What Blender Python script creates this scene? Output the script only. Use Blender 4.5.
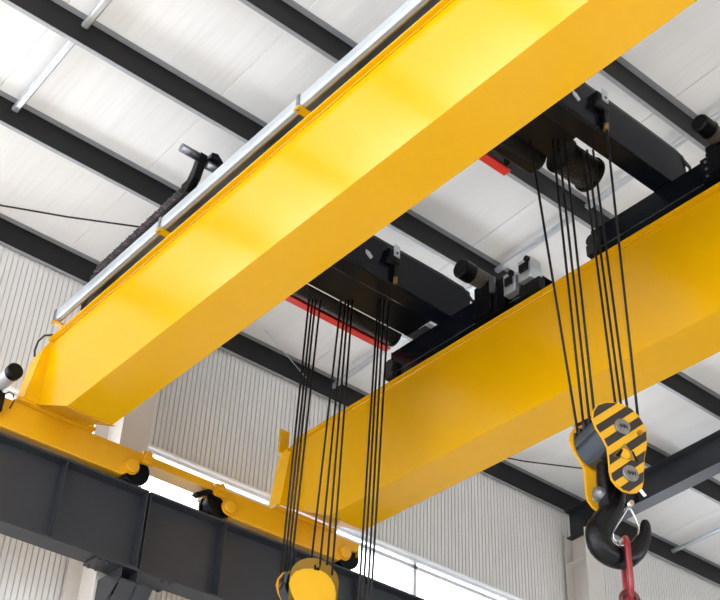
import bpy, bmesh, math, random
from mathutils import Vector, Matrix
random.seed(7)
PI = math.pi
for o in list(bpy.data.objects): bpy.data.objects.remove(o)
S = bpy.context.scene
COL = S.collection
H = 1.6                       # eye height: everything below is written relative to the lens, then lifted by H

# ------------------------------------------------------------------ camera, sky, exposure
cam = bpy.data.cameras.new('camera'); camo = bpy.data.objects.new('camera', cam); COL.objects.link(camo)
cam.sensor_width = 36.0; cam.sensor_fit = 'HORIZONTAL'
cam.lens = 1247.55 / 720 * 36.0
cam.clip_start = 0.05; cam.clip_end = 300
RGT = Vector((0.6439399974, 0.7641364695, 0.0379042960))
DWN = Vector((-0.4397092329, 0.4101781719, -0.7990054179))
FWD = Vector((-0.6260966940, 0.4978446778, 0.6001279918))
m = Matrix.Identity(4)
for i in range(3):
    m[i][0] = RGT[i]; m[i][1] = -DWN[i]; m[i][2] = -FWD[i]
m[2][3] = H
camo.matrix_world = m
S.camera = camo

W = bpy.data.worlds.new('sky'); S.world = W; W.use_nodes = True
wn = W.node_tree.nodes; wl = W.node_tree.links
bg = wn['Background']; bg.inputs[0].default_value = (0.90, 0.95, 1.0, 1); bg.inputs[1].default_value = 1.0
sun = bpy.data.lights.new('sun', 'SUN'); suno = bpy.data.objects.new('sun', sun); COL.objects.link(suno)
sun.energy = 2.1; sun.angle = math.radians(2); sun.color = (1.0, 0.97, 0.94)
suno.rotation_euler = Vector((0.10, 1.0, -0.38)).to_track_quat('-Z', 'Y').to_euler()
S.view_settings.view_transform = 'Standard'; S.view_settings.look = 'None'
S.view_settings.gamma = 1.0; S.view_settings.use_curve_mapping = False
S.view_settings.exposure = 2.55

# ------------------------------------------------------------------ materials
def mat(name, col, rough=0.5, metal=0.0, coat=0.0, noise=0.0, nscale=6.0, bump=0.0, bscale=30.0, stretch=None, spec=0.5, bd=0.02):
    M = bpy.data.materials.new(name); M.use_nodes = True
    N = M.node_tree.nodes; L = M.node_tree.links
    b = N['Principled BSDF']
    b.inputs['Base Color'].default_value = (*col, 1); b.inputs['Roughness'].default_value = rough
    b.inputs['Metallic'].default_value = metal; b.inputs['Coat Weight'].default_value = coat
    b.inputs['Coat Roughness'].default_value = 0.15; b.inputs['Specular IOR Level'].default_value = spec
    if noise or bump:
        tc = N.new('ShaderNodeTexCoord'); mp = N.new('ShaderNodeMapping')
        L.new(tc.outputs['Object'], mp.inputs[0])
        if stretch: mp.inputs['Scale'].default_value = stretch
    if noise:
        t = N.new('ShaderNodeTexNoise'); t.inputs['Scale'].default_value = nscale; t.inputs['Detail'].default_value = 5
        L.new(mp.outputs[0], t.inputs['Vector'])
        r = N.new('ShaderNodeMapRange'); r.inputs[1].default_value = 0.3; r.inputs[2].default_value = 0.7
        r.inputs[3].default_value = 1 - noise; r.inputs[4].default_value = 1 + noise * 0.5
        L.new(t.outputs[0], r.inputs[0])
        mx = N.new('ShaderNodeMix'); mx.data_type = 'RGBA'; mx.blend_type = 'MULTIPLY'; mx.inputs[0].default_value = 1
        mx.inputs[6].default_value = (*col, 1); L.new(r.outputs[0], mx.inputs[7])
        L.new(mx.outputs[2], b.inputs['Base Color'])
    if bump:
        t = N.new('ShaderNodeTexNoise'); t.inputs['Scale'].default_value = bscale; t.inputs['Detail'].default_value = 3
        L.new(mp.outputs[0], t.inputs['Vector'])
        bp = N.new('ShaderNodeBump'); bp.inputs['Strength'].default_value = bump; bp.inputs['Distance'].default_value = bd
        L.new(t.outputs[0], bp.inputs['Height']); L.new(bp.outputs[0], b.inputs['Normal'])
    return M

YEL = mat('yellow_paint', (0.66, 0.345, 0.0), 0.20, coat=0.0, spec=0.34, noise=0.02, nscale=1.0)
YELD = mat('yellow_plate_paint', (0.60, 0.29, 0.003), 0.38, coat=0.0, noise=0.05)
YELB = mat('yellow_block_paint', (0.60, 0.33, 0.001), 0.35, noise=0.04)
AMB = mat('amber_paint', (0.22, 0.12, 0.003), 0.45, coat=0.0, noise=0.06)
SLATE = mat('slate_steel_paint', (0.020, 0.0225, 0.028), 0.42, noise=0.12, nscale=3)
PURL = mat('purlin_paint', (0.006, 0.006, 0.0063), 0.5, noise=0.15, nscale=4, spec=0.3)
PURLF = mat('purlin_flange_sheen', (0.34, 0.35, 0.37), 0.35, metal=0.2, noise=0.1)  # grey stands in for bright reflections on the dark glossy flange
BLK = mat('black_paint', (0.003, 0.0034, 0.0042), 0.32, noise=0.15, spec=0.14)
NAVY = mat('blue_black_paint', (0.0036, 0.005, 0.0085), 0.22, noise=0.12, spec=0.16)
DRUMM = mat('greased_drum_steel', (0.008, 0.0065, 0.005), 0.4, metal=0.2, noise=0.2, spec=0.25)
RUB = mat('black_rubber', (0.010, 0.010, 0.011), 0.6)
ROPE = mat('wire_rope_steel', (0.008, 0.008, 0.008), 0.55, metal=0.2, noise=0.2, nscale=60, spec=0.3)
ZINC = mat('galvanised_steel', (0.62, 0.66, 0.70), 0.32, metal=0.75, noise=0.06, nscale=8)
ALU = mat('aluminium', (0.52, 0.55, 0.59), 0.34, metal=0.5, noise=0.04)
CHROME = mat('polished_steel', (0.55, 0.56, 0.58), 0.22, metal=1.0, noise=0.1, nscale=14)
GUARD = mat('blue_grey_steel', (0.10, 0.125, 0.16), 0.20, metal=0.85, noise=0.06)
HOOKM = mat('forged_black_steel', (0.003, 0.0033, 0.0042), 0.24, spec=0.2, noise=0.25, nscale=18, bump=0.15, bscale=25)
WORN = mat('worn_steel', (0.22, 0.23, 0.25), 0.35, metal=0.8, noise=0.25, nscale=20)
REDP = mat('red_paint', (0.62, 0.018, 0.016), 0.35, coat=0.1, noise=0.08)
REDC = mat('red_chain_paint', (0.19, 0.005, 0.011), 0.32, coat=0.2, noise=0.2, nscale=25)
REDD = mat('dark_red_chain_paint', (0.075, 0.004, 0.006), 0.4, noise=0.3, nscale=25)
BROWN = mat('brown_motor_paint', (0.10, 0.085, 0.065), 0.35, metal=0.4, noise=0.1)
WALLM = mat('wall_sheet', (0.68, 0.66, 0.64), 0.5, noise=0.03, nscale=1.0)
COLM = mat('column_paint', (0.60, 0.56, 0.52), 0.5, noise=0.03)
CEILM = mat('roof_sheet', (0.88, 0.875, 0.87), 0.45, noise=0.05, nscale=0.8, bump=0.4, bscale=1.3, stretch=(0.22, 2.6, 1), bd=0.05)
FLASH = mat('white_flashing', (0.85, 0.86, 0.87), 0.4)
FRAMEM = mat('window_frame_paint', (0.66, 0.68, 0.71), 0.4)
FLOORM = mat('concrete_floor', (0.52, 0.51, 0.49), 0.55, noise=0.12, nscale=0.5)
REDCAB = mat('red_black_cable', (0.045, 0.012, 0.014), 0.5, noise=0.6, nscale=30)
TAN = mat('tan_brass', (0.20, 0.12, 0.03), 0.4, metal=0.3)

def glass(name):
    M = bpy.data.materials.new(name); M.use_nodes = True
    b = M.node_tree.nodes['Principled BSDF']
    b.inputs['Base Color'].default_value = (0.97, 0.98, 1, 1); b.inputs['Roughness'].default_value = 0.02
    b.inputs['Transmission Weight'].default_value = 1.0; b.inputs['IOR'].default_value = 1.02
    return M
GLASS = glass('window_glass')

def hazard():
    M = bpy.data.materials.new('hazard_stripes'); M.use_nodes = True
    N = M.node_tree.nodes; L = M.node_tree.links; b = N['Principled BSDF']
    tc = N.new('ShaderNodeTexCoord'); sp = N.new('ShaderNodeSeparateXYZ'); L.new(tc.outputs['Object'], sp.inputs[0])
    s = N.new('ShaderNodeMath'); s.operation = 'SUBTRACT'; e6 = N.new('ShaderNodeMath'); e6.operation = 'MULTIPLY'; L.new(sp.outputs[1], e6.inputs[0]); e6.inputs[1].default_value = 0.85; L.new(sp.outputs[2], s.inputs[0]); L.new(e6.outputs[0], s.inputs[1])
    a = N.new('ShaderNodeMath'); a.operation = 'ADD'; L.new(s.outputs[0], a.inputs[0]); a.inputs[1].default_value = 4.117
    d = N.new('ShaderNodeMath'); d.operation = 'DIVIDE'; L.new(a.outputs[0], d.inputs[0]); d.inputs[1].default_value = 0.155
    f = N.new('ShaderNodeMath'); f.operation = 'FRACT'; L.new(d.outputs[0], f.inputs[0])
    g = N.new('ShaderNodeMath'); g.operation = 'GREATER_THAN'; L.new(f.outputs[0], g.inputs[0]); g.inputs[1].default_value = 0.53
    mx = N.new('ShaderNodeMix'); mx.data_type = 'RGBA'; L.new(g.outputs[0], mx.inputs[0])
    mx.inputs[6].default_value = (0.010, 0.009, 0.008, 1); mx.inputs[7].default_value = (0.50, 0.265, 0.004, 1)
    L.new(mx.outputs[2], b.inputs['Base Color']); b.inputs['Roughness'].default_value = 0.4
    return M
HAZ = hazard()

# ------------------------------------------------------------------ mesh builder
class MB:
    def __init__(s): s.v = []; s.f = []; s.sm = []; s.mi = []
    def add(s, vs, fs, smooth=False, mi=0):
        b = len(s.v); s.v += [Vector(p) for p in vs]
        for i, f in enumerate(fs):
            s.f.append([b + k for k in f]); s.sm.append(smooth[i] if isinstance(smooth, list) else smooth); s.mi.append(mi)
    def box(s, x0, x1, y0, y1, z0, z1, mi=0):
        x0, x1 = sorted((x0, x1)); y0, y1 = sorted((y0, y1)); z0, z1 = sorted((z0, z1))
        s.add([(x0,y0,z0),(x1,y0,z0),(x1,y1,z0),(x0,y1,z0),(x0,y0,z1),(x1,y0,z1),(x1,y1,z1),(x0,y1,z1)],
              [(0,3,2,1),(4,5,6,7),(0,1,5,4),(1,2,6,5),(2,3,7,6),(3,0,4,7)], mi=mi)
        return s
    def prism(s, poly, fn, a0, a1, mi=0, smooth=False):
        """poly: 2D points; fn(u, v, a) -> 3D; extruded from a0 to a1"""
        n = len(poly)
        vs = [fn(u, v, a0) for u, v in poly] + [fn(u, v, a1) for u, v in poly]
        fs = [tuple(range(n))[::-1], tuple(range(n, 2*n))] + [(i, (i+1) % n, n+(i+1) % n, n+i) for i in range(n)]
        s.add(vs, fs, [False, False] + [smooth]*n, mi); return s
    def cyl(s, p0, p1, r0, r1=None, n=24, mi=0, cap=True):
        if r1 is None: r1 = r0
        p0 = Vector(p0); p1 = Vector(p1); d = (p1-p0).normalized()
        a = d.orthogonal().normalized(); b = d.cross(a)
        vs = [p0 + (a*math.cos(t)+b*math.sin(t))*r0 for t in [2*PI*i/n for i in range(n)]]
        vs += [p1 + (a*math.cos(t)+b*math.sin(t))*r1 for t in [2*PI*i/n for i in range(n)]]
        fs = [(i, (i+1) % n, n+(i+1) % n, n+i) for i in range(n)]; sm = [True]*n
        if cap: fs += [tuple(range(n))[::-1], tuple(range(n, 2*n))]; sm += [False, False]
        s.add(vs, fs, sm, mi); return s
    def lathe(s, p0, axis, prof, n=32, mi=0):
        """prof: list of (distance along axis, radius)"""
        p0 = Vector(p0); d = Vector(axis).normalized(); a = d.orthogonal().normalized(); b = d.cross(a)
        vs = []
        for h, r in prof:
            vs += [p0 + d*h + (a*math.cos(2*PI*i/n)+b*math.sin(2*PI*i/n))*r for i in range(n)]
        fs = []
        for k in range(len(prof)-1):
            fs += [(k*n+i, k*n+(i+1) % n, (k+1)*n+(i+1) % n, (k+1)*n+i) for i in range(n)]
        sm = [False]*len(fs)
        fs += [tuple(range(n))[::-1], tuple(range((len(prof)-1)*n, len(prof)*n))]; sm += [False, False]
        s.add(vs, fs, sm, mi); return s
    def tube(s, pts, r, n=10, closed=False, mi=0, flat=None):
        """sweep along pts with radius r (float or list); flat=(axis, factor) squashes the section along an axis"""
        P = [Vector(p) for p in pts]; m_ = len(P)
        R = r if isinstance(r, (list, tuple)) else [r]*m_
        T = []
        for i in range(m_):
            a = P[i-1] if (i > 0 or closed) else P[i]; b = P[(i+1) % m_] if (i < m_-1 or closed) else P[i]
            T.append((b-a).normalized())
        ref = T[0].orthogonal().normalized(); vs = []
        for i in range(m_):
            ref = (ref - T[i]*ref.dot(T[i])).normalized(); bb = T[i].cross(ref)
            for k in range(n):
                q = (ref*math.cos(2*PI*k/n)+bb*math.sin(2*PI*k/n))*R[i]
                if flat: q = q - flat[0]*(q.dot(flat[0]))*(1-flat[1])
                vs.append(P[i]+q)
        fs = []
        for i in range(m_ if closed else m_-1):
            j = (i+1) % m_
            fs += [(i*n+k, i*n+(k+1) % n, j*n+(k+1) % n, j*n+k) for k in range(n)]
        sm = [True]*len(fs)
        if not closed: fs += [tuple(range(n))[::-1], tuple(range((m_-1)*n, m_*n))]; sm += [False, False]
        s.add(vs, fs, sm, mi); return s
    def build(s, name, mats, parent=None, origin=None, bevel=0.0, seg=2):
        if origin is None:
            if parent is not None: origin = Vector((0, 0, 0)) if 'org' not in parent else None
            xs = [p.x for p in s.v]; ys = [p.y for p in s.v]; zs = [p.z for p in s.v]
            c = Vector(((min(xs)+max(xs))/2, (min(ys)+max(ys))/2, min(zs)))
            if origin is None or parent is None: origin = c
        origin = Vector(origin)
        if parent is not None:
            origin = Vector((0, 0, 0)); base = WORLD(parent)
        else: base = origin
        me = bpy.data.meshes.new(name)
        me.from_pydata([tuple(p - base) for p in s.v], [], s.f)
        for i, p in enumerate(me.polygons): p.use_smooth = s.sm[i]; p.material_index = s.mi[i]
        for M in (mats if isinstance(mats, (list, tuple)) else [mats]): me.materials.append(M)
        b = bmesh.new(); b.from_mesh(me); bmesh.ops.recalc_face_normals(b, faces=b.faces); b.to_mesh(me); b.free()
        o = bpy.data.objects.new(name, me); COL.objects.link(o)
        if parent is None: o.location = base
        else: o.parent = parent
        if bevel:
            bv = o.modifiers.new('bevel', 'BEVEL'); bv.width = bevel; bv.segments = seg; bv.limit_method = 'ANGLE'; bv.angle_limit = 0.7
        return o
def WORLD(o):
    v = Vector(o.location); p = o.parent
    while p is not None: v = v + Vector(p.location); p = p.parent
    return v
def tag(o, label, cat, group=None, kind=None):
    o['label'] = label; o['category'] = cat
    if group: o['group'] = group
    if kind: o['kind'] = kind
    return o
def thing(name, loc, label, cat, group=None):
    o = bpy.data.objects.new(name, None); COL.objects.link(o); o.location = loc; o.empty_display_size = 0.1
    return tag(o, label, cat, group)
def struct(o): o['kind'] = 'structure'; return o
def lab(o, t): o['label'] = t; return o
def copy_tree(o, parent=None):
    c = o.copy(); COL.objects.link(c); c.parent = parent
    for ch in list(o.children): copy_tree(ch, c)
    return c

# ------------------------------------------------------------------ hall shell
RIDGE = -4.9
def zp(x):                                   # underside of the purlins
    return 10.597 + 0.06*x if x <= RIDGE else 10.597 + 0.06*RIDGE - 0.06*(x-RIDGE)
def zc(x): return zp(x) + 0.345               # roof sheet
WX = -12.5
Y0, Y1 = -16.0, 46.0
XE = 15.0
FZ = -H

mb = MB(); mb.box(WX-0.4, XE, Y0, Y1, FZ-0.2, FZ); struct(mb.build('floor', FLOORM))

# roof sheets with standing seams every two metres
mb = MB()
ys = []; prof = []
k = Y0
y = Y0 + 0.95
prof = [(Y0, 0)]
yy = -15.05
while yy < Y1 - 0.2:
    prof += [(yy-0.012, 0), (yy-0.008, 0.014), (yy+0.008, 0.014), (yy+0.012, 0)]
    yy += 2.0
prof.append((Y1, 0))
SKX0, SKX1, SKY0, SKY1 = -12.0, -5.2, 1.4, 2.05      # added rooflight opening, out of view, for the pale gradient on the nearer girder
for xa, xb, yl, yh in ((WX-0.3, RIDGE, Y0, SKY0), (WX-0.3, RIDGE, SKY1, Y1), (WX-0.3, SKX0, SKY0, SKY1), (SKX1, RIDGE, SKY0, SKY1), (RIDGE, XE, Y0, Y1)):
    vs = []; fs = []
    pp = [(yl, 0)] + [q for q in prof if yl+0.02 < q[0] < yh-0.02] + [(yh, 0)]
    for (py, dz) in pp:
        vs += [(xa, py, zc(xa)+dz), (xb, py, zc(xb)+dz), (xa, py, zc(xa)+0.12), (xb, py, zc(xb)+0.12)]
    for i in range(len(pp)-1):
        a = 4*i; b = a+4
        fs += [(a, a+1, b+1, b), (a+2, b+2, b+3, a+3)]
    mb.add(vs, fs)
struct(mb.build('ceiling', CEILM))

w = bpy.data.objects.new('window_9', None); COL.objects.link(w); w.location = (-8.4, 0, zc(-8.4)); struct(w)  # unseen rooflight, added for its light on the girder web
mb = MB()
def sl(u, v, a): return (u, v, zc(u)+a)
for (xa, xb, ya, yb) in ((SKX0, SKX1, SKY0, SKY0+0.05), (SKX0, SKX1, SKY1-0.05, SKY1), (SKX0, SKX0+0.05, SKY0, SKY1), (SKX1-0.05, SKX1, SKY0, SKY1)):
    mb.prism([(xa, ya), (xb, ya), (xb, yb), (xa, yb)], sl, 0.0, 0.14)
mb.build('added_rooflight_frame', FLASH, w)
mb = MB(); mb.prism([(SKX0+0.04, SKY0+0.04), (SKX1-0.04, SKY0+0.04), (SKX1-0.04, SKY1-0.04), (SKX0+0.04, SKY1-0.04)], sl, 0.10, 0.106); mb.build('pane', GLASS, w)

# ribbed wall: upper sheet, lower sheet, window band between
WZ0, WZ1 = 6.35, 7.90
def ribbed(mb, ya, yb, za, zb_):
    p = []; y = ya
    while y < yb - 1e-6:
        p += [(y, 0.0), (y+0.056, 0.0), (y+0.059, -0.022), (y+0.068, -0.022)]
        y += 0.072
    p.append((yb, 0.0)); vs = []
    for (py, dx) in p: vs += [(WX+dx, py, za), (WX+dx, py, zb_)]
    fs = [(2*i, 2*i+2, 2*i+3, 2*i+1) for i in range(len(p)-1)]
    mb.add(vs, fs)
    mb.box(WX-0.12, WX-0.05, ya, yb, za, zb_)
mb = MB(); ribbed(mb, Y0, Y1, 7.97, zc(WX)-0.01); ribbed(mb, Y0, Y1, FZ, WZ0); struct(mb.build('wall_left', WALLM))
mb = MB(); mb.box(WX-0.13, WX+0.02, Y0, Y1, 7.935, 7.97); struct(mb.build('trim_1', FLASH))
mb = MB(); mb.box(WX-0.13, WX+0.08, Y0, Y1, WZ0-0.10, WZ0); struct(mb.build('trim_2', FLASH))
WINY = [-11.2, -2.6, 6.0, 14.6, 23.2, 31.8]
FRY = [6.0, 14.6, 23.2]
nwin = 0
for i in range(len(WINY)-1):
    a, b = WINY[i]+0.2, WINY[i+1]-0.2
    nwin += 1
    w = bpy.data.objects.new('window_%d' % nwin, None); COL.objects.link(w); w.location = (WX-0.05, (a+b)/2, WZ0); struct(w)
    mb = MB(); mb.box(WX-0.09, WX-0.04, a, b, WZ1, 7.935); mb.box(WX-0.09, WX-0.01, a, b, 7.76, 7.82); mb.box(WX-0.09, WX-0.01, a, b, WZ0, WZ0+0.06)
    mb.box(WX-0.09, WX-0.01, a, a+0.05, WZ0, WZ1); mb.box(WX-0.09, WX-0.01, b-0.05, b, WZ0, WZ1)
    for q in (0.29, 0.61):
        yq = a + (b-a)*q; mb.box(WX-0.09, WX-0.01, yq-0.03, yq+0.03, WZ0, WZ1)
    mb.build('window_frame', FRAMEM, w)
    mb = MB(); mb.box(WX-0.055, WX-0.045, a+0.04, b-0.04, WZ0+0.05, WZ1); mb.build('pane', GLASS, w)

# far-side wall behind the camera (right) and gable ends kept open with big door bays
mb = MB(); mb.box(XE, XE+0.1, Y0, Y1, FZ, 4.0); mb.box(XE, XE+0.1, Y0, Y1, 7.6, zc(XE)+0.1); struct(mb.build('wall_right', WALLM))
mb = MB(); mb.box(WX, XE, Y1, Y1+0.1, FZ, 10.6); struct(mb.build('wall_back', WALLM))

# columns and rafters
for i, y in enumerate(FRY):
    x1 = -11.7 if abs(y-6) < 1 else -11.98
    c = thing('steel_column', (x1-0.25, y, FZ), '', 'column', None)
    zt = zp(-12) - 0.5
    mb = MB(); mb.box(x1-0.02, x1, y-0.19, y+0.19, FZ, zt); mb.box(WX+0.06, WX+0.08, y-0.19, y+0.19, FZ, zt)
    mb.build('column_flange', COLM, c)
    mb = MB(); mb.box(WX+0.08, x1-0.02, y-0.01, y+0.01, FZ, zt)
    for zz in (4.4, 8.85): mb.box(WX+0.08, x1-0.02, y-0.18, y+0.18, zz, zz+0.02)
    mb.build('column_web', COLM, c)
    if abs(y-6) < 1:
        tag(c, 'pale steel column behind the crane runway beam, left of the ribbed wall', 'column')
    elif abs(y-14.6) < 1:
        tag(c, 'pale steel column under the dark rafter, behind the crane hook', 'column')
    else: tag(c, 'pale steel column one bay beyond the dark rafter, far right', 'column')
    r = thing('roof_rafter', (WX+0.05, y, zp(WX+0.05)-0.5), '', 'beam')
    def rl(xa, xb, d0, d1, ya, yb, mbx):
        vs = []
        for x in (xa, xb):
            for yq in (ya, yb):
                for d in (d0, d1): vs.append((x, yq, zp(x)-d))
        mbx.add(vs, [(0,1,3,2),(4,6,7,5),(0,2,6,4),(1,5,7,3),(0,4,5,1),(2,3,7,6)])
    web = MB(); fl = MB()
    for xa, xb in ((WX+0.06, RIDGE), (RIDGE, XE)):
        rl(xa, xb, 0.02, 0.50, y-0.008, y+0.008, web)
        rl(xa, xb, 0.0, 0.02, y-0.13, y+0.13, fl); rl(xa, xb, 0.50, 0.52, y-0.13, y+0.13, fl)
    # haunch stiffeners where the rafter meets the column
    for xs_ in (-11.98, -11.0, -9.0, -7.0):
        rl(xs_, xs_+0.015, 0.02, 0.5, y-0.12, y+0.12, web)
    web.build('rafter_web', SLATE, r); fl.build('rafter_flange', SLATE, r)
    if abs(y-14.6) < 1: tag(r, 'dark slate I-beam rafter crossing behind the striped hook block', 'beam')
    elif abs(y-6) < 1: tag(r, 'dark slate rafter above the nearer yellow girder, joined to the left pale column', 'beam')
    else: tag(r, 'dark slate rafter one bay beyond the striped hook block', 'beam')

# purlins: Z-sections running the length of the hall
def purlin(x, label, group=None):
    s_ = 1
    r = thing('roof_purlin', (x, 15, zp(x)), label, 'purlin', group)
    z = zp(x)
    mb = MB(); mb.box(x+0.05, x+0.058, Y0, Y1, z, zc(x+0.05)+0.005)
    mb.build('purlin_web', PURL, r)
    mb = MB(); mb.box(x, x+0.05, Y0, Y1, z-0.008, z); mb.box(x+0.058, x+0.13, Y0, Y1, zc(x+0.1)-0.016, zc(x+0.1)-0.008)
    mb.build('purlin_flange', PURLF, r)
    if abs(x+9.08) < 0.01:
        for dy in (0.34, 0.44, 0.62, 0.70):
            for dz in (0.08, 0.2):
                mb = MB(); mb.cyl((x+0.057, 6.1+dy, z+dz), (x+0.07, 6.1+dy, z+dz), 0.014, n=6); mb.build('bolt', ZINC, r)
purlin(-12.47, 'dark eave purlin along the top of the ribbed wall')
purlin(-10.63, 'dark roof purlin next out from the eave purlin')
purlin(-9.08, 'dark roof purlin third from the ribbed wall, crossing the upper left corner')
purlin(-7.50, 'dark roof purlin fourth from the ribbed wall, passing behind the right hoist ropes')
purlin(-5.75, 'dark roof purlin above the right trolley, farthest from the ribbed wall')
purlin(-4.05, 'dark roof purlin just beyond the ridge, above the top right corner')

# silver tie tubes between purlins
PX = [-12.4, -10.53, -8.98, -7.40, -5.65, -3.95]
names = ['eave and second purlin', 'second and third purlin', 'third and fourth purlin', 'fourth and fifth purlin', 'fifth purlin and the ridge']
for ty, where in ((3.2, 'at the upper left'), (9.42, 'beside the trolleys'), (17.3, 'past the dark rafter')):
    for i in range(5):
        if (ty == 3.2 and i not in (1, 2, 3)) or (ty == 17.3 and i > 1): continue
        mb = MB(); xa, xb = PX[i]+0.0, PX[i+1]-0.1
        za, zb_ = zp(xa)+0.17, zp(xb)+0.17
        if i == 4: za, zb_ = zp(xa)+0.17, zp(xa)+0.17
        mb.prism([(-0.042, 0.014), (-0.026, 0.0), (0.026, 0.0), (0.042, 0.014), (0.042, 0.05), (-0.042, 0.05)],
                 lambda u, v, a: (xa+(xb-xa)*a, ty+u, za+(zb_-za)*a+v), 0, 1)
        tag(mb.build('purlin_tie', ZINC), 'silver tie channel between the %s, %s' % (names[i], where), 'brace', 'silver purlin ties')
# thin sag rod and fly braces
mb = MB(); mb.tube([(-12.07, 7.91, zc(-12.07)-0.04), (-12.42, 8.95, zc(-12.4)-0.2)], 0.008, n=6)
tag(mb.build('sag_rod', ZINC), 'thin sag rod from the roof sheet to the eave purlin, left of the ropes', 'rod')
mb = MB(); mb.prism([(-0.03, 0), (0.03, 0), (0.03, 0.012), (-0.03, 0.012)], lambda u, v, a: (-10.75+u, 14.46-0.75*a, zp(-10.7)-0.48+0.47*a+v), 0, 1)
tag(mb.build('fly_brace', ZINC), 'short silver fly brace on the dark rafter behind the hook block', 'brace')
# thin black conduit cables under the roof
def cable(name, pts, r, m_, label, cat='cable'):
    mb = MB(); mb.tube(pts, r, n=8); return tag(mb.build(name, m_), label, cat)
cable('ceiling_cable', [(-12.15, 2.6, 10.08), (-12.061, 3.79, 10.06), (-11.7, 4.55, 10.08), (-11.229, 5.457, 10.12), (-10.7, 6.4, 10.16)], 0.012, RUB, 'thin black cable slung under the roof at the far left')
cable('ceiling_cable', [(-12.3, 12.5, 10.1), (-11.983, 13.075, 10.06), (-11.554, 13.912, 10.09), (-11.3, 14.4, 10.15)], 0.012, RUB, 'thin black cable under the roof left of the striped hook block')

# ------------------------------------------------------------------ runway beam, corbel, rail
def runway(ya, yb, label, stiff):
    t = thing('runway_beam', (-11.35, (ya+yb)/2, 5.58), label, 'beam')
    mb = MB(); mb.box(-11.357, -11.343, ya, yb, 5.665, 6.56); mb.build('beam_web', SLATE, t)
    mb = MB(); mb.box(-11.5, -11.2, ya, yb, 6.56, 6.585); mb.build('top_flange', SLATE, t)
    mb = MB(); mb.box(-11.47, -11.2, ya, yb, 5.64, 5.665); mb.build('bottom_flange', SLATE, t)
    for y in stiff:
        mb = MB(); mb.box(-11.343, -11.205, y-0.007, y+0.007, 5.665, 6.56); mb.box(-11.465, -11.357, y-0.007, y+0.007, 5.665, 6.56)
        mb.build('stiffener', SLATE, t)
    mb = MB(); mb.box(-11.37, -11.33, ya, yb, 6.585, 6.63); mb.build('crane_rail', BLK, t)
runway(-2.6, 6.03, 'dark grey runway I-beam in the lower left corner under the yellow end carriage', [-0.15, 0.88, 1.91, 2.94, 3.97, 5.005, 6.02])
runway(6.052, 14.6, 'dark grey runway I-beam past the joint, running behind the left ropes', [6.064, 7.09, 8.12, 9.15, 10.18, 11.2, 12.22, 13.24, 14.26])
t = thing('runway_bracket', (-11.5, 6.03, 4.6), 'dark grey steel bracket under the runway beam joint on the pale column', 'bracket')
mb = MB(); mb.box(-11.49, -11.18, 5.53, 6.50, 5.612, 5.638)
for y in (5.58, 5.67, 6.36, 6.45):
    for x in (-11.22, -11.45): mb.cyl((x, y, 5.59), (x, y, 5.613), 0.018, n=6)
mb.build('splice_plate', SLATE, t)
mb = MB()
P3 = lambda u, v, a: (u, a, v)
mb.prism([(-11.7, 5.612), (-11.18, 5.612), (-11.18, 5.46), (-11.7, 4.80)], P3, 6.03, 6.05)
mb.prism([(-11.7, 5.612), (-11.2, 5.612), (-11.2, 5.50), (-11.7, 5.05)], P3, 5.84, 5.852)
mb.build('bracket_web', SLATE, t)
mb = MB(); mb.prism([(-11.7, 4.80), (-11.18, 5.46), (-11.18, 5.48), (-11.7, 4.825)], P3, 5.84, 6.24); mb.build('bracket_flange', SLATE, t)

# ------------------------------------------------------------------ end carriages on the runway
def wheel_set(t, y, z, hy, hz):
    mb = MB(); mb.lathe((-11.45, y, z), (1, 0, 0), [(0, 0.175), (0.04, 0.175), (0.04, 0.158), (0.16, 0.158), (0.16, 0.175), (0.2, 0.175), (0.21, 0.16), (0.21, 0.05)], n=32)
    lab(mb.build('wheel', BLK, t), 'black flanged wheel')
    mb = MB(); mb.lathe((-11.2, hy, hz), (1, 0, 0), [(0, 0.10), (0.015, 0.10), (0.015, 0.082), (0.05, 0.082), (0.06, 0.07), (0.06, 0.02)], n=28)
    for k in range(6):
        a = k*PI/3; mb.cyl((-11.186, hy+0.091*math.cos(a), hz+0.091*math.sin(a)), (-11.178, hy+0.091*math.cos(a), hz+0.091*math.sin(a)), 0.008, n=6)
    lab(mb.build('hub_cover', YELD, t), 'round yellow hub cover')
def lug(mb, y, z):
    mb.box(-11.2, -11.10, y-0.05, y+0.05, z-0.02, z+0.02); mb.box(-11.2, -11.16, y-0.06, y+0.06, z-0.06, z+0.09)
    mb.cyl((-11.16, y, z+0.06), (-11.12, y, z+0.06), 0.028, n=12)
c1 = thing('end_carriage', (-11.35, 2.9, 6.64), 'yellow end carriage at the lower left carrying the nearer girder on the runway beam', 'end carriage')
Q = lambda u, v, a: (a, u, v)
mb = MB()
mb.prism([(0.0, 6.655), (5.66, 6.655), (5.72, 6.70), (5.80, 6.83), (5.86, 6.88), (5.96, 6.90), (5.96, 7.00), (0.0, 7.00)], Q, -11.55, -11.2)
mb.build('box_beam', YELD, c1, bevel=0.008)
mb = MB(); lug(mb, 5.92, 6.93); mb.build('lug', YELD, c1)
wheel_set(c1, 5.85, 6.79, 5.75, 6.786); wheel_set(c1, 0.45, 6.79, 0.55, 6.786)
c2 = thing('end_carriage', (-11.35, 8.0, 6.64), 'yellow end carriage behind the left ropes carrying the farther girder', 'end carriage')
mb = MB()
mb.prism([(6.86, 6.88), (7.00, 6.86), (7.08, 6.80), (7.14, 6.655), (8.78, 6.655), (8.84, 6.72), (8.92, 6.84), (9.06, 6.86), (9.06, 6.975), (6.86, 6.975)], Q, -11.55, -11.2)
mb.build('box_beam', YELD, c2, bevel=0.008)
mb = MB(); lug(mb, 6.93, 6.90); mb.build('lug', YELD, c2)
mb = MB(); mb.box(-11.55, -11.2, 9.06, 9.075, 6.80, 6.98); mb.build('end_plate', YELD, c2)
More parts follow.
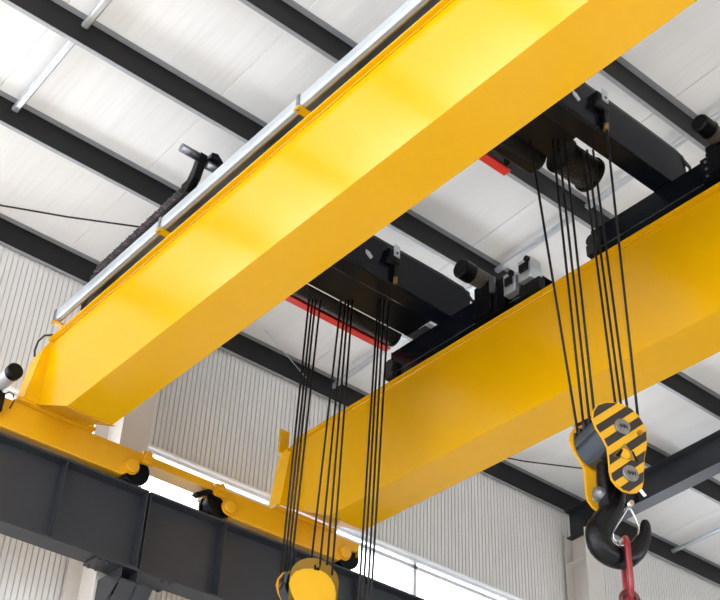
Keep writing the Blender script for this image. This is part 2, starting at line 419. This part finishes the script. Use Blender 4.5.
wheel_set(c2, 7.00, 6.79, 7.09, 6.757); wheel_set(c2, 8.95, 6.79, 8.84, 6.774)
cb = thing('coupling_beam', (-11.35, 6.42, 6.70), 'yellow coupling beam between the two end carriages above the bright gap', 'beam')
mb = MB(); mb.box(-11.44, -11.21, 5.97, 6.85, 6.905, 7.01); mb.build('box_beam', YELD, cb, bevel=0.006)
mb = MB(); mb.prism([(6.62, 6.79), (6.69, 6.77), (6.855, 6.87), (6.855, 6.905), (6.80, 6.905)], Q, -11.30, -11.21); mb.build('strap', BLK, cb)

# travel motor on the first carriage
tm = thing('travel_motor', (-11.1, 4.05, 6.7), 'grey travel motor with black fan cover at the left edge on the end carriage', 'motor')
mb = MB()
prof = [(0, 0.075)]
for k in range(12): prof += [(0.02+0.035*k, 0.085), (0.035+0.035*k, 0.085), (0.036+0.035*k, 0.078), (0.052+0.035*k, 0.078)]
mb.lathe((-11.30, 4.04, 7.095), (1, 0, 0), prof, n=28); mb.build('motor_body', ALU, tm)
mb = MB(); mb.lathe((-10.87, 4.04, 7.095), (1, 0, 0), [(0, 0.09), (0.07, 0.09), (0.085, 0.08), (0.09, 0.04)], n=28); mb.build('fan_cover', BLK, tm)
mb = MB(); mb.box(-11.195, -11.1, 3.93, 4.07, 6.72, 7.0); mb.box(-11.19, -11.06, 4.02, 4.10, 6.74, 6.96)
for z in (6.79, 6.9): mb.cyl((-11.06, 4.06, z), (-11.045, 4.06, z), 0.012, n=6)
mb.build('gearbox', BLK, tm, bevel=0.008)
mb = MB(); mb.tube([(-11.15, 4.08, 6.96), (-11.12, 4.15, 7.03), (-11.12, 4.20, 7.02), (-11.14, 4.23, 6.96), (-11.185, 4.22, 6.88)], 0.008, n=8); mb.build('motor_cable', RUB, tm)

# ------------------------------------------------------------------ bridge girders
ZB = 6.6654; GW = 0.534
def girder(y1, zt, label, near):
    t = thing('bridge_girder', (-1, y1+GW/2, ZB), label, 'girder')
    y2 = y1+GW
    mb = MB(); mb.prism([(9.0, ZB), (-10.36, ZB), (-11.12, 7.035), (-11.12, zt), (9.0, zt)], lambda u, v, a: (u, a, v), y1, y2)
    mb.build('box_web', YEL, t)
    mb = MB(); mb.box(-11.12, 9.0, y1-0.06, y2+0.06, zt, zt+0.018); mb.build('top_flange', YEL, t)
    mb = MB(); mb.cyl((-11.1, y1-0.006, zt-0.006), (9, y1-0.006, zt-0.006), 0.010, n=8); mb.build('weld_seam', YEL, t)
    # end plate and its return
    ze = 7.72 if near else 7.86
    mb = MB()
    mb.prism([(y1-0.185, 7.03), (y2+0.15, 7.03), (y2+0.15, 7.70), (y2+0.05, zt+0.01), (y1-0.02, zt+0.01), (y1-0.09, ze)], Q, -11.14, -11.12)
    mb.build('end_plate', YEL, t)
    mb = MB(); mb.prism([(-11.14, 7.03), (-11.36, 7.03), (-11.36, ze-0.05), (-11.14, ze)], lambda u, v, a: (u, y1-0.185+a+(v-7.03)*0.095/(ze-7.03), v), 0.0, 0.02)
    mb.build('end_channel', YEL, t)
    # sloping bottom flange and seat plate on the carriage
    mb = MB()
    mb.prism([(-10.36, ZB-0.004), (-11.14, 7.041), (-11.14, 7.030), (-10.36, ZB-0.016)], lambda u, v, a: (u, a, v), y1-0.015, y2+0.03)
    mb.build('haunch_plate', YELD, t)
    zs = 7.0 if near else 6.975
    mb = MB(); mb.box(-11.58, -11.13, y1-0.24, y2+0.18, zs, zs+0.035); mb.build('seat_plate', YELD, t)
    # trolley rail on top
    mb = MB(); mb.box(-11.0, 9.0, y1+GW/2-0.03, y1+GW/2+0.03, zt+0.018, zt+0.06); lab(mb.build('trolley_rail', BLK, t), 'dark trolley rail')
    mb = MB(); mb.box(-11.26, -11.23, y1-0.19, y1-0.05, zt-0.16, zt+0.17); mb.box(-11.23, -11.14, y1-0.13, y1-0.05, zt-0.16, zt-0.13)
    if not near: mb.build('end_stop', YEL, t)
    return t
g1 = girder(4.50, 7.84, 'nearer yellow box girder crossing the whole picture from lower left to top', True)
g2 = girder(7.946, 7.955, 'farther yellow box girder behind the ropes, running to the right edge', False)
mb = MB(); mb.tube([(-11.05, 4.47, 7.89), (-11.15, 4.40, 7.90), (-11.21, 4.37, 7.84), (-11.23, 4.36, 7.72), (-11.22, 4.37, 7.64)], 0.012, n=8)
tag(mb.build('girder_cable', RUB), 'short black cable looping off the left end of the nearer girder', 'cable')

# aluminium track along the nearer girder
tr = thing('festoon_track', (-4, 4.45, 8.0), 'silver aluminium track fixed along the top edge of the nearer yellow girder', 'track')
mb = MB(); mb.prism([(4.415, 8.02), (4.465, 8.02), (4.475, 8.05), (4.475, 8.15), (4.40, 8.15), (4.40, 8.05)], Q, -11.0, 9.0); mb.build('track_channel', ALU, tr, bevel=0.006)
mb = MB(); mb.box(-11.0, 9.0, 4.455, 4.465, 8.008, 8.02); mb.build('track_reflection', AMB, tr)  # amber strip: the yellow girder's reflection put into colour
mb = MB(); mb.cyl((-11.01, 4.45, 8.09), (-10.97, 4.45, 8.09), 0.03, n=12); mb.cyl((-11.02, 4.45, 8.09), (-11.005, 4.45, 8.09), 0.014, n=8); mb.build('end_cap', WORN, tr)
for x in (-10.98, -8.83, -6.55, -4.2, -1.9):
    mb = MB(); mb.box(x-0.04, x+0.04, 4.38, 4.555, 7.985, 8.003); mb.box(x-0.04, x+0.04, 4.515, 4.555, 7.86, 7.99); b = mb.build('track_bracket', YEL, tr)
    mb = MB(); mb.cyl((x, 4.40, 7.97), (x, 4.40, 8.05), 0.013, n=8); mb.box(x-0.02, x+0.02, 4.388, 4.40, 8.0, 8.16); mb.build('clamp', WORN, b)
# cable chain: lower run on the girder, upper run looping back to the tow arm
cc = thing('cable_chain', (-8, 4.62, 7.9), 'red and black cable chain lying behind the silver track on the girder', 'cable chain')
mb = MB(); mb.box(-10.55, 9.0, 4.565, 4.70, 7.86, 8.19); lab(mb.build('lower_run', BLK, cc), 'black cable chain tray')
mb = MB()
pts = []
for k in range(60):
    u = k/59; x = -10.75 + u*1.90; z = 8.59 + 0.07*u
    if u < 0.12: z -= (0.12-u)**2*30
    pts.append((x, 4.62, z))
for j, ph in enumerate((0, 2.1, 4.2)):
    mb.tube([(p[0], p[1]+0.030*math.cos(k*1.3+ph), p[2]+0.030*math.sin(k*1.3+ph)) for k, p in enumerate(pts)], 0.030, n=8, mi=j % 2)
lab(mb.build('upper_run', [RUB, REDCAB], cc), 'twisted dark red and black cables')
ta = thing('tow_arm', (-8.7, 4.62, 8.6), 'dark grey tow arm with rollers at the upper end of the red and black cables', 'tow arm')
mb = MB(); mb.prism([(-8.84, 8.60), (-8.72, 8.56), (-8.60, 8.68), (-8.54, 8.86), (-8.52, 8.97), (-8.62, 8.98), (-8.67, 8.82), (-8.74, 8.72), (-8.84, 8.72)], lambda u, v, a: (u, a, v), 4.57, 4.66); mb.build('arm', BLK, ta, bevel=0.01)
mb = MB(); mb.cyl((-8.57, 4.36, 8.93), (-8.57, 4.57, 8.93), 0.048, n=18); mb.build('roller', WORN, ta)
mb = MB(); mb.cyl((-8.55, 4.67, 8.87), (-8.55, 4.84, 8.87), 0.048, n=18); mb.build('roller', WORN, ta)
mb = MB(); mb.prism([(4.66, 8.90), (4.67, 8.98), (4.74, 9.00), (4.80, 8.94), (4.88, 8.84), (4.84, 8.82), (4.76, 8.91), (4.70, 8.92)], Q, -8.56, -8.46); mb.build('claw', BLK, ta)

# ------------------------------------------------------------------ hoist trolleys
def trolley(x0, label, p):
    ZT = 8.04
    t = thing('hoist_trolley', (x0-0.4, 6.5, 8.0), label, 'hoist trolley')
    # main cross beam with rounded top and end
    mb = MB(); mb.box(x0-0.23, x0, 5.22, 8.34, 8.475, 9.02); mb.build('cross_beam', NAVY, t, bevel=0.03, seg=3)
    mb = MB()
    for k in range(3):
        mb.tube([(x0-0.03-0.05*k, 5.9, 9.035+0.01*k), (x0-0.03-0.05*k, 6.9, 9.04), (x0-0.03-0.05*k, 7.9, 9.045), (x0-0.02-0.03*k, 8.22, 9.02), (x0+0.02, 8.36, 8.86), (x0+0.02, 8.40, 8.6)], 0.016, n=8)
    mb.build('cable_bundle', RUB, t)
    # rear cross beam
    mb = MB(); mb.box(x0-0.69, x0-0.235, 5.15, p['yp'], 8.54, 8.60); mb.build('underframe', BLK, t)
    mb = MB(); mb.box(x0-0.707, x0-0.693, 5.2, p['yp']-0.05, 8.538, 8.552); lab(mb.build('bright_line_strip', FLASH, t), 'thin white strip in place of a bright line')  # added white strip, a bright line under the beam put into colour
    # rope drum with grooves
    dx, dz, dr, ya, yb = p['drum']; prof = [(0, dr*1.12), (0.03, dr*1.12), (0.03, dr)]
    n_ = int((yb-ya-0.06)/0.04)
    for k in range(n_): prof += [(0.035+0.04*k, dr), (0.05+0.04*k, dr*0.975), (0.065+0.04*k, dr)]
    prof += [(yb-ya-0.03, dr), (yb-ya-0.03, dr*1.12), (yb-ya, dr*1.12)]
    mb = MB(); mb.lathe((x0+dx, ya, dz), (0, 1, 0), prof, n=36); lab(mb.build('rope_drum', DRUMM, t), 'grooved dark rope drum')
    mb = MB(); dx, dz, dr, ya, yb = p['motor2']
    mb.lathe((x0+dx, ya, dz), (0, 1, 0), [(0, dr*0.8), (0.02, dr), (yb-ya-0.03, dr), (yb-ya, dr*0.9)], n=32); mb.build('hoist_motor', BLK, t)
    # red guard rail along the far side
    mb = MB(); mb.box(x0-1.08, x0-1.04, 5.15, p['yr'], 8.515, 8.61); mb.box(x0-1.08, x0-0.985, 5.15, p['yr'], 8.505, 8.522)
    lab(mb.build('guard_rail', REDP, t), 'red guard rail')
    mb = MB(); mb.box(x0-1.035, x0-0.74, 5.15, p['yr']-0.02, 8.69, 8.72); mb.box(x0-1.04, x0-0.25, p['yr']-0.04, p['yr'], 8.61, 8.69)
    mb.build('hoist_frame', BLK, t)
    # running carriage on the farther girder: channel with lip, wheels inside
    e0, e1 = p['end']
    mb = MB(); mb.box(e0, e1, 8.01, 8.03, 8.07, p['ez']); mb.box(e0, e1, 8.38, 8.40, 8.07, p['ez']); mb.box(e0, e1, 8.01, 8.40, p['ez']-0.02, p['ez']); mb.box(e0, e0+0.02, 8.0, 8.4, 8.10, p['ez'])
    mb.box(e0+0.03, e1, 8.0, 8.03, 8.075, 8.168)
    mb.build('end_truck', NAVY, t, bevel=0.01)
    mb = MB(); mb.box(e0+0.03, e1, 7.995, 8.012, 8.168, 8.175); lab(mb.build('lip', WORN, t), 'thin pale edge of the truck')  # thin pale strip along the truck's near side
    for xw in (e0+0.25, e1-0.25):
        mb = MB(); mb.lathe((xw, 8.13, 8.165), (0, 1, 0), [(0, 0.15), (0.04, 0.15), (0.04, 0.148), (0.13, 0.148), (0.13, 0.15), (0.16, 0.15)], n=24); mb.build('wheel', BLK, t)
    mb = MB(); mb.box(e0-0.02, e0+0.12, 7.93, 8.01, 8.09, 8.22); mb.cyl((e0+0.06, 7.92, 8.26), (e0+0.06, 8.02, 8.26), 0.07, n=16); mb.cyl((e0+0.1, 7.90, 8.14), (e0+0.1, 8.02, 8.14), 0.03, n=10)
    lab(mb.build('buffer', RUB, t), 'black buffer and guide roller')
    # truck over the nearer girder
    mb = MB(); mb.box(e0, e1, 4.74, 4.98, 8.02, 8.38); mb.box(x0-0.23, x0, 4.9, 5.4, 8.2, 8.48); mb.build('end_truck', NAVY, t)
    # travel motor
    mx, my0, my1, mz = p['tm']; q = p.get('mr', 1.0)
    mb = MB(); mb.lathe((mx, my0, mz), (0, 1, 0), [(0, 0.05*q), (0.0, 0.10*q), (0.02, 0.115*q), (0.17, 0.115*q), (0.17, 0.10*q)], n=28); f = mb.build('fan_cover', BLK, t)
    prof = [(0, 0.10)]
    for k in range(int((my1-my0-0.17)/0.03)): prof += [(0.004+0.03*k, 0.105*q), (0.018+0.03*k, 0.105*q), (0.02+0.03*k, 0.097*q), (0.03+0.03*k, 0.097*q)]
    mb = MB(); mb.lathe((mx, my0+0.17, mz), (0, 1, 0), prof, n=28); lab(mb.build('travel_motor', BROWN, t), 'brown ribbed travel motor')
    gx0, gx1, gz0, gz1 = p['gb']
    mb = MB(); mb.box(gx0, gx1, 7.93, 8.12, gz0, gz1); mb.box(gx0+0.03, gx1-0.06, 7.90, 7.93, gz0+0.04, gz1-0.10); mb.cyl((mx, my1-0.1, mz), (mx, 8.1, mz), 0.085, n=20)
    for (a, b_) in ((0.03, 0.05), (0.03, 0.28), (0.2, 0.05), (0.2, 0.28)): mb.cyl((gx0+a, 7.885, gz0+b_), (gx0+a, 7.93, gz0+b_), 0.016, n=8)
    mb.build('gearbox', BLK, t, bevel=0.012)
    mb = MB(); mb.box(gx1-0.07, gx1, 7.895, 7.93, gz1-0.22, gz1-0.02); lab(mb.build('name_plate', WORN, t), 'grey metal plate')
    # rope anchor on the cross beam face
    ay = p['ay']
    a = MB(); a.box(x0-0.005, x0+0.07, ay-0.07, ay+0.09, 8.76, 8.92); a.cyl((x0+0.03, ay-0.10, 8.76), (x0+0.03, ay+0.09, 8.76), 0.045, n=14); a.box(x0, x0+0.06, ay+0.02, ay+0.09, 8.56, 8.8)
    an = a.build('rope_anchor', BLK, t, bevel=0.008)
    a = MB(); a.box(x0+0.07, x0+0.085, ay-0.01, ay+0.07, 8.82, 8.98); lab(a.build('anchor_plate', ALU, an), 'pale grey drilled plate')
    a = MB(); a.cyl((x0+0.085, ay+0.03, 8.87), (x0+0.09, ay+0.03, 8.87), 0.016, n=10); a.build('bolt', BLK, an)
    a = MB(); a.cyl((x0+0.04, ay+0.05, 8.48), (x0+0.04, ay+0.05, 8.56), 0.025, n=12); lab(a.build('rope_socket', TAN, an), 'brass coloured rope socket')
    a = MB(); yl = ay-0.31; a.prism([(yl-0.05, 8.71), (yl+0.02, 8.66), (yl+0.05, 8.70), (yl, 8.745), (yl-0.05, 8.755)], Q, x0-0.005, x0+0.012); lab(a.build('lug_plate', ALU, t), 'small bright lug plate')
    return t
tL = trolley(-8.38, 'black hoist trolley in the middle of the picture with a long red guard rail', dict(
    yp=7.95, drum=(-0.86, 8.60, 0.125, 5.2, 7.90), motor2=(-0.84, 8.86, 0.10, 5.2, 6.7), yr=7.95, end=(-9.42, -7.15), ez=8.50, tm=(-7.79, 7.58, 8.0, 8.63),
    gb=(-7.92, -7.58, 8.1, 8.58), ay=7.07))
tR = trolley(-5.235, 'black hoist trolley at the upper right above the striped hook block', dict(
    yp=6.93, drum=(-0.55, 8.58, 0.17, 7.03, 7.47), motor2=(-0.77, 8.58, 0.145, 5.2, 6.93), yr=6.78, end=(-6.27, -3.4), ez=8.46, tm=(-4.58, 7.62, 8.0, 8.54), mr=0.8,
    gb=(-4.75, -4.4, 8.1, 8.52), ay=6.97))
# ribbed rope guide on the right trolley's beam
mb = MB()
for k in range(6):
    y = 6.70+0.045*k
    mb.tube([(-5.53+0.115*math.cos(a), y, 8.75+0.125*math.sin(a)) for a in [PI*1.1+PI*0.8*i/10 for i in range(11)]], 0.008, n=6)
mb.build('rope_guide', WORN, tR)
mb = MB(); mb.box(-4.86, -4.42, 7.985, 8.01, 8.16, 8.46)
for bx in (-4.80, -4.68, -4.56, -4.46):
    for bz in (8.22, 8.31, 8.40): mb.cyl((bx, 7.972, bz), (bx, 7.986, bz), 0.014, n=6, mi=1)
lab(mb.build('bolted_plate', [NAVY, WORN], tR), 'bolted splice plate')
# junction boxes on the left trolley's truck
for (xa, xb, za, zb_) in ((-7.46, -7.30, 8.22, 8.50), (-7.24, -7.06, 8.28, 8.56)):
    mb = MB(); mb.prism([(xa, za), (xb, za), (xb+0.02, za+0.1), (xb, zb_), (xa, zb_)], lambda u, v, a: (u, a, v), 7.92, 8.1)
    j = mb.build('junction_box', ZINC, tL, bevel=0.01); lab(j, 'pale grey junction box')
    mb = MB(); mb.box(xa+0.04, xb-0.02, 7.895, 7.92, za+0.10, za+0.20); mb.cyl((xb-0.02, 7.88, zb_-0.05), (xb-0.02, 7.92, zb_-0.05), 0.035, n=8); mb.build('cover', BLK, j)
mb = MB(); mb.box(-7.58, -7.46, 7.93, 8.12, 8.1, 8.50); mb.box(-7.30, -7.0, 7.99, 8.08, 8.12, 8.28); mb.build('bracket', BLK, tL)

# ------------------------------------------------------------------ hook blocks
TH = math.radians(20)
KB = 1.047
NV = Vector((math.cos(TH), -math.sin(TH), 0)); EV = Vector((math.sin(TH), math.cos(TH), 0)); ZV = Vector((0, 0, 1))
def fr(C):                                    # block frame: a along the axle (towards the front plate), e across, z up
    return lambda a, e, z: C + NV*a + EV*e + ZV*z
OUT = [(-0.24, 0.02), (-0.228, 0.085), (-0.19, 0.145), (-0.12, 0.185), (-0.045, 0.203), (0.035, 0.207), (0.10, 0.184), (0.152, 0.14), (0.19, 0.08), (0.208, 0.0), (0.205, -0.07),
       (0.188, -0.15), (0.168, -0.22), (0.15, -0.32), (0.138, -0.42), (0.12, -0.48), (0.08, -0.525), (0.02, -0.545), (-0.04, -0.54), (-0.09, -0.51), (-0.125, -0.465), (-0.135, -0.40), (-0.133, -0.30), (-0.135, -0.205), (-0.165, -0.14), (-0.215, -0.06)]
def local_obj(mbd, name, mats, root, C):
    """mesh built in block coordinates (a, e, z) and parented to the rotated block empty"""
    me_mb = mbd
    me = bpy.data.meshes.new(name); me.from_pydata([tuple(p) for p in me_mb.v], [], me_mb.f)
    for i, p in enumerate(me.polygons): p.use_smooth = me_mb.sm[i]; p.material_index = me_mb.mi[i]
    for M in (mats if isinstance(mats, (list, tuple)) else [mats]): me.materials.append(M)
    b = bmesh.new(); b.from_mesh(me); bmesh.ops.recalc_face_normals(b, faces=b.faces); b.to_mesh(me); b.free()
    o = bpy.data.objects.new(name, me); COL.objects.link(o); o.parent = root
    return o
AX = lambda u, v, a: (a, u, v)
def hook_block(C, label, striped):
    r = thing('hook_block', C, label, 'hook block'); r.rotation_euler = (0, 0, -TH); r.scale = (KB, KB, KB)
    def L(mbd, name, mats, parent=r, bev=0.0):
        o = local_obj(mbd, name, mats, parent, C)
        if bev:
            bv = o.modifiers.new('bevel', 'BEVEL'); bv.width = bev; bv.segments = 2; bv.limit_method = 'ANGLE'; bv.angle_limit = 0.7
        return o
    # side plates: a steel face with a slightly larger yellow backing that shows as a rim
    big = [(u*1.03, -0.16+(v+0.16)*1.02) for u, v in OUT]
    mb = MB(); mb.prism(OUT, AX, -0.014, 0.0); mb.prism(big, AX, -0.022, -0.004, mi=1)
    lab(L(mb, 'side_plate', [HAZ, YELD] if striped else [YELB, YELB]), 'yellow and black striped front plate' if striped else 'bright yellow front plate')
    oe, oz = (0.0, 0.0) if striped else (-0.03, 0.13)
    sh = lambda pl: [(u+oe, v+oz) for u, v in pl]
    mb = MB(); mb.prism(sh(OUT), AX, -0.376, -0.36); mb.prism(sh(big), AX, -0.382, -0.364, mi=1)
    lab(L(mb, 'side_plate', [YELD, YELD]), 'plain yellow rear plate')
    if striped:
        for (e, z) in ((0.0, 0.0), (0.028, -0.396)):
            mb = MB(); mb.lathe((0, e, z), (1, 0, 0), [(0, 0.066), (0.014, 0.066), (0.018, 0.060), (0.018, 0.02)], n=28)
            for k in range(8):
                u = -0.032 + 0.009*k; h = 0.010+0.006*((k*5) % 3)
                mb.box(0.017, 0.0195, e+u, e+u+0.006, z-h+0.004, z+h-0.002, mi=1)
            lab(L(mb, 'axle_cap', [WORN, BLK]), 'grey steel axle cap with dark markings')
        mb = MB(); tri = [(-0.10, -0.275), (0.11, -0.275), (0.005, -0.14)]
        mb.prism(tri, AX, 0.0, 0.004)
        mb.prism([(-0.09, -0.27), (-0.05, -0.275), (-0.012, -0.205), (-0.03, -0.195)], AX, 0.004, 0.006, mi=1)
        mb.prism([(0.055, -0.19), (0.075, -0.20), (0.108, -0.275), (0.085, -0.28)], AX, 0.004, 0.006, mi=1)
        mb.prism([(0.0+0.042*math.cos(q), -0.232+0.042*math.sin(q)) for q in [2*PI*i/16 for i in range(16)]], AX, 0.004, 0.0055, mi=2)
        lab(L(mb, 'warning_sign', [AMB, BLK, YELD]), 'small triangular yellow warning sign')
        mb = MB(); mb.cyl((0, 0.145, -0.02), (0.02, 0.145, -0.02), 0.02, n=12); L(mb, 'bolt', AMB)
    else:
        pts = [(0.04+0.245*math.cos(q), 0.17+0.225*math.sin(q)) for q in [2*PI*i/40 for i in range(21)]] + [(-0.2, -0.1), (0.27, -0.1)]
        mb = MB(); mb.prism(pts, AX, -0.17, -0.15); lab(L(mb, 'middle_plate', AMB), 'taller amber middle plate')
        mb = MB(); mb.cyl((-0.03, 0.02, 0.215), (0.012, 0.02, 0.215), 0.016, n=10); mb.box(-0.02, 0.012, -0.015, -0.002, 0.20, 0.25); L(mb, 'latch_pin', BLK)
    # sheaves and the curved steel guard
    for k in range(4):
        mb = MB(); a = (-0.30+0.08*k) if striped else (-0.328+0.045*k); mb.lathe((a-0.03, oe-0.01, oz-0.01), (1, 0, 0), [(0, 0.19), (0.012, 0.19), (0.03, 0.165), (0.048, 0.19), (0.06, 0.19)], n=36)
        L(mb, 'sheave', BLK)
    mb = MB(); n = 32
    ring = lambda rr, a: [(a, oe-0.015+rr*math.cos(q), oz-0.005+rr*math.sin(q)) for q in [math.radians(172+(375-172)*i/n) for i in range(n+1)]]
    def strip(p_, q_, sm):
        mb.add(p_+q_, [(i, i+1, n+2+i, n+1+i) for i in range(n)], sm)
    ga, gb = (-0.34, -0.024) if striped else (-0.355, -0.175)
    strip(ring(0.208, ga), ring(0.208, gb), True); strip(ring(0.198, ga), ring(0.198, gb), True)
    strip(ring(0.208, ga), ring(0.198, ga), False); strip(ring(0.208, gb), ring(0.198, gb), False)
    for k in range(5):
        a = ga+(gb-ga)*k/4; mb.box(a-0.006, a+0.006, oe-0.223, oe-0.19, oz-0.03, oz+0.08)
    lab(L(mb, 'sheave_guard', GUARD), 'blue grey curved sheave guard')
    # crosshead, shank and hook
    mb = MB(); mb.cyl((-0.35, 0.02, -0.41), (-0.02, 0.02, -0.41), 0.062, n=24)
    mb.lathe((-0.19, -0.075, -0.66), (0, 0, 1), [(0, 0.05), (0.04, 0.062), (0.28, 0.064), (0.38, 0.058), (0.42, 0.045), (0.435, 0.02)], n=28)
    L(mb, 'crosshead', HOOKM)
    mb = MB(); mb.lathe((-0.19, -0.085, -0.50), (-0.15, -0.98, -0.1), [(0, 0.055), (0.05, 0.06), (0.08, 0.052), (0.09, 0.03), (0.092, 0.01)], n=24); L(mb, 'bearing_collar', WORN)
    hk = [(617.0, 476.0, 6.0), (616.5, 488.0, 7.6), (616.5, 497.0, 8.4), (613.5, 508.0, 9.6), (605.5, 520.0, 11.2), (598.6, 533.5, 12.6), (601.5, 547.0, 12.0), (612.5, 556.0, 10.8), (625.0, 558.0, 10.2), (636.0, 551.0, 9.0), (643.0, 540.0, 7.2), (645.3, 530.5, 5.6), (645.3, 524.0, 4.6), (645.0, 520.5, 2.6)]
    pts = []; rad = []
    for px, py, rr in hk:
        d = RGT*((px-360)/1247.55)+DWN*((py-300)/1247.55)+FWD
        Cc = HC; P = d*(Cc.dot(NV)/d.dot(NV)); q = (P-HC)/KB
        pts.append((-0.18, q.dot(EV), q.z)); rad.append(rr/122.0)
    # smooth the path
    fine = []; fr_ = []
    for i in range(len(pts)-1):
        p0 = pts[max(i-1, 0)]; p1 = pts[i]; p2 = pts[i+1]; p3 = pts[min(i+2, len(pts)-1)]
        for s_ in range(4):
            u = s_/4
            cr = lambda a, b, c_, d_: 0.5*((2*b)+(-a+c_)*u+(2*a-5*b+4*c_-d_)*u*u+(-a+3*b-3*c_+d_)*u**3)
            fine.append(tuple(cr(p0[k], p1[k], p2[k], p3[k]) for k in range(3))); fr_.append(rad[i]*(1-u)+rad[i+1]*u)
    fine.append(pts[-1]); fr_.append(rad[-1])
    mb = MB(); mb.tube(fine, fr_, n=18, flat=(Vector((1, 0, 0)), 0.8)); hook = L(mb, 'hook', HOOKM); lab(hook, 'forged black crane hook')
    mb = MB()
    lp = []
    for px, py in ((626.5, 509), (620, 520), (612, 533), (613, 540), (620, 546), (631, 546), (637, 538), (638.5, 528), (635, 519), (630, 510)):
        d = RGT*((px-360)/1247.55)+DWN*((py-300)/1247.55)+FWD
        P = d*(HC.dot(NV)/d.dot(NV)); q = (P-HC)/KB; lp.append((-0.17, q.dot(EV), q.z))
    mb.tube(lp, 0.009, n=8, closed=True); mb.cyl((-0.24, lp[0][1], lp[0][2]+0.015), (-0.1, lp[0][1], lp[0][2]+0.015), 0.022, n=12)
    lab(L(mb, 'safety_latch', CHROME, hook), 'bright wire safety latch')
    return r
AXR = Vector((-5.287, 6.910, 5.199))
HC = AXR - NV*0.18*KB
hbR = hook_block(AXR, 'yellow and black striped hook block with a forged hook at the lower right', True)
AXL = Vector((-9.209, 6.925, 5.059))
hbL = hook_block(AXL, 'plain yellow hook block cut off by the bottom edge, left of centre', False)

# red chain on the hook
def ray(px, py): return RGT*((px-360)/1247.55)+DWN*((py-300)/1247.55)+FWD
def on_plane(px, py, P0, n):
    d = ray(px, py); return d*(P0.dot(n)/d.dot(n))
def link_pts(c, u, w, hl, hw, n=12):
    pts = []
    for i in range(n+1):
        a = -PI/2+PI*i/n; pts.append(c+w*(hw*math.sin(a))*1.0+u*(hl-hw+hw*math.cos(a)))
    for i in range(n+1):
        a = PI/2+PI*i/n; pts.append(c+w*(hw*math.sin(a))*1.0+u*(-(hl-hw)+hw*math.cos(a)))
    return pts
top = on_plane(627.0, 570.0, HC, NV)
ch = thing('sling_chain', top-ZV*0.3, 'red chain of long links hanging from the crane hook', 'chain')
zc0 = top.z - 0.0
cz = Vector((top.x, top.y, top.z))
W1 = (Vector((-0.608, 0.794, 0))*0.98 - Vector((0.794, 0.608, 0))*0.17).normalized()
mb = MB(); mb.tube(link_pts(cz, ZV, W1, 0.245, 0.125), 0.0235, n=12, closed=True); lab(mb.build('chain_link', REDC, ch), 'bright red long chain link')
for k in range(5):
    c = cz - ZV*(0.245+0.11+0.225*k-0.03)
    w = EV if k % 2 == 0 else NV
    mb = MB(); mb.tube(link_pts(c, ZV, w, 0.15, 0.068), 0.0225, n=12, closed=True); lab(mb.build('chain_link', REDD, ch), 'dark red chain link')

# ------------------------------------------------------------------ wire ropes
def rope(pa, pb, label, group, r=0.0115):
    mb = MB(); mb.tube([pa, (Vector(pa)+Vector(pb))/2, pb], r, n=8)
    return tag(mb.build('wire_rope', ROPE), label, 'rope', group)
def at_z(px, py, z): d = ray(px, py); return d*(z/d.z)
ordn = ['leftmost', 'second from the left', 'third from the left', 'fourth from the left', 'fourth from the right', 'third from the right', 'second from the right', 'rightmost']
CR = AXR - NV*0.18*KB
left_b = [(578.5, 437), (584.5, 434), (590.5, 430), (595.5, 425)]; left_t = [(530, 140), (552.5, 140), (558, 140), (564.5, 140)]
right_b = [(616.5, 412), (622.5, 416), (628.8, 420), (638.0, 418)]; right_t = [(582, 150), (587, 150), (593, 150), (605.5, 130)]
for i in range(4):
    pa = at_z(*left_t[i], 8.53); pb = on_plane(*left_b[i], CR-EV*0.20, EV)
    rope(pa, pb, 'black wire rope above the striped hook block, %s of its eight' % ordn[i], 'ropes of the striped hook block')
for i in range(4):
    pa = at_z(*right_t[i], 8.53) if i < 3 else Vector((-5.195, 7.02, 8.49))
    pb = on_plane(*right_b[i], CR+EV*0.19, EV)
    rope(pa, pb, 'black wire rope above the striped hook block, %s of its eight' % ordn[4+i], 'ropes of the striped hook block')
CL = AXL - NV*0.18*KB
lt = [(309, 300), (312.5, 300), (315.5, 300), (320.5, 300)]; lb = [(279.5, 586), (283, 583), (286.5, 580), (290, 577)]
mt = [(341, 300), (345.5, 300), (348.5, 300), (352.5, 300)]; mbm = [(310, 573), (319, 574), (327, 565), (332, 575)]
rt = [(378, 300), (380.5, 300), (384, 300), (389, 300)]; rb = [(358.6, 600), (363, 600), (367.5, 600), (371, 600)]
for i in range(4):
    rope(at_z(*lt[i], 8.475), on_plane(*lb[i], CL-EV*0.20, EV), 'black wire rope of the left hoist, %s of its left bunch of four' % ['first', 'second', 'third', 'fourth'][i], 'left bunch of the left hoist ropes')
for i in range(4):
    rope(at_z(*mt[i], 8.475), on_plane(*mbm[i], CL+EV*(0.05+0.04*i), EV), 'black wire rope of the left hoist, %s of its middle bunch of four' % ['first', 'second', 'third', 'fourth'][i], 'middle bunch of the left hoist ropes')
for i in range(4):
    pa = at_z(*rt[i], 8.53); b = at_z(*rb[i], 4.92); b2 = pa + (b-pa)*1.25
    rope(pa, b2, 'black wire rope of the left hoist, %s of its right bunch leaving the bottom edge' % ['first', 'second', 'third', 'fourth'][i], 'right bunch of the left hoist ropes')

# ------------------------------------------------------------------ lift everything so the floor lies at z = 0
for o in S.objects:
    if o.parent is None and o is not camo: o.location.z += H
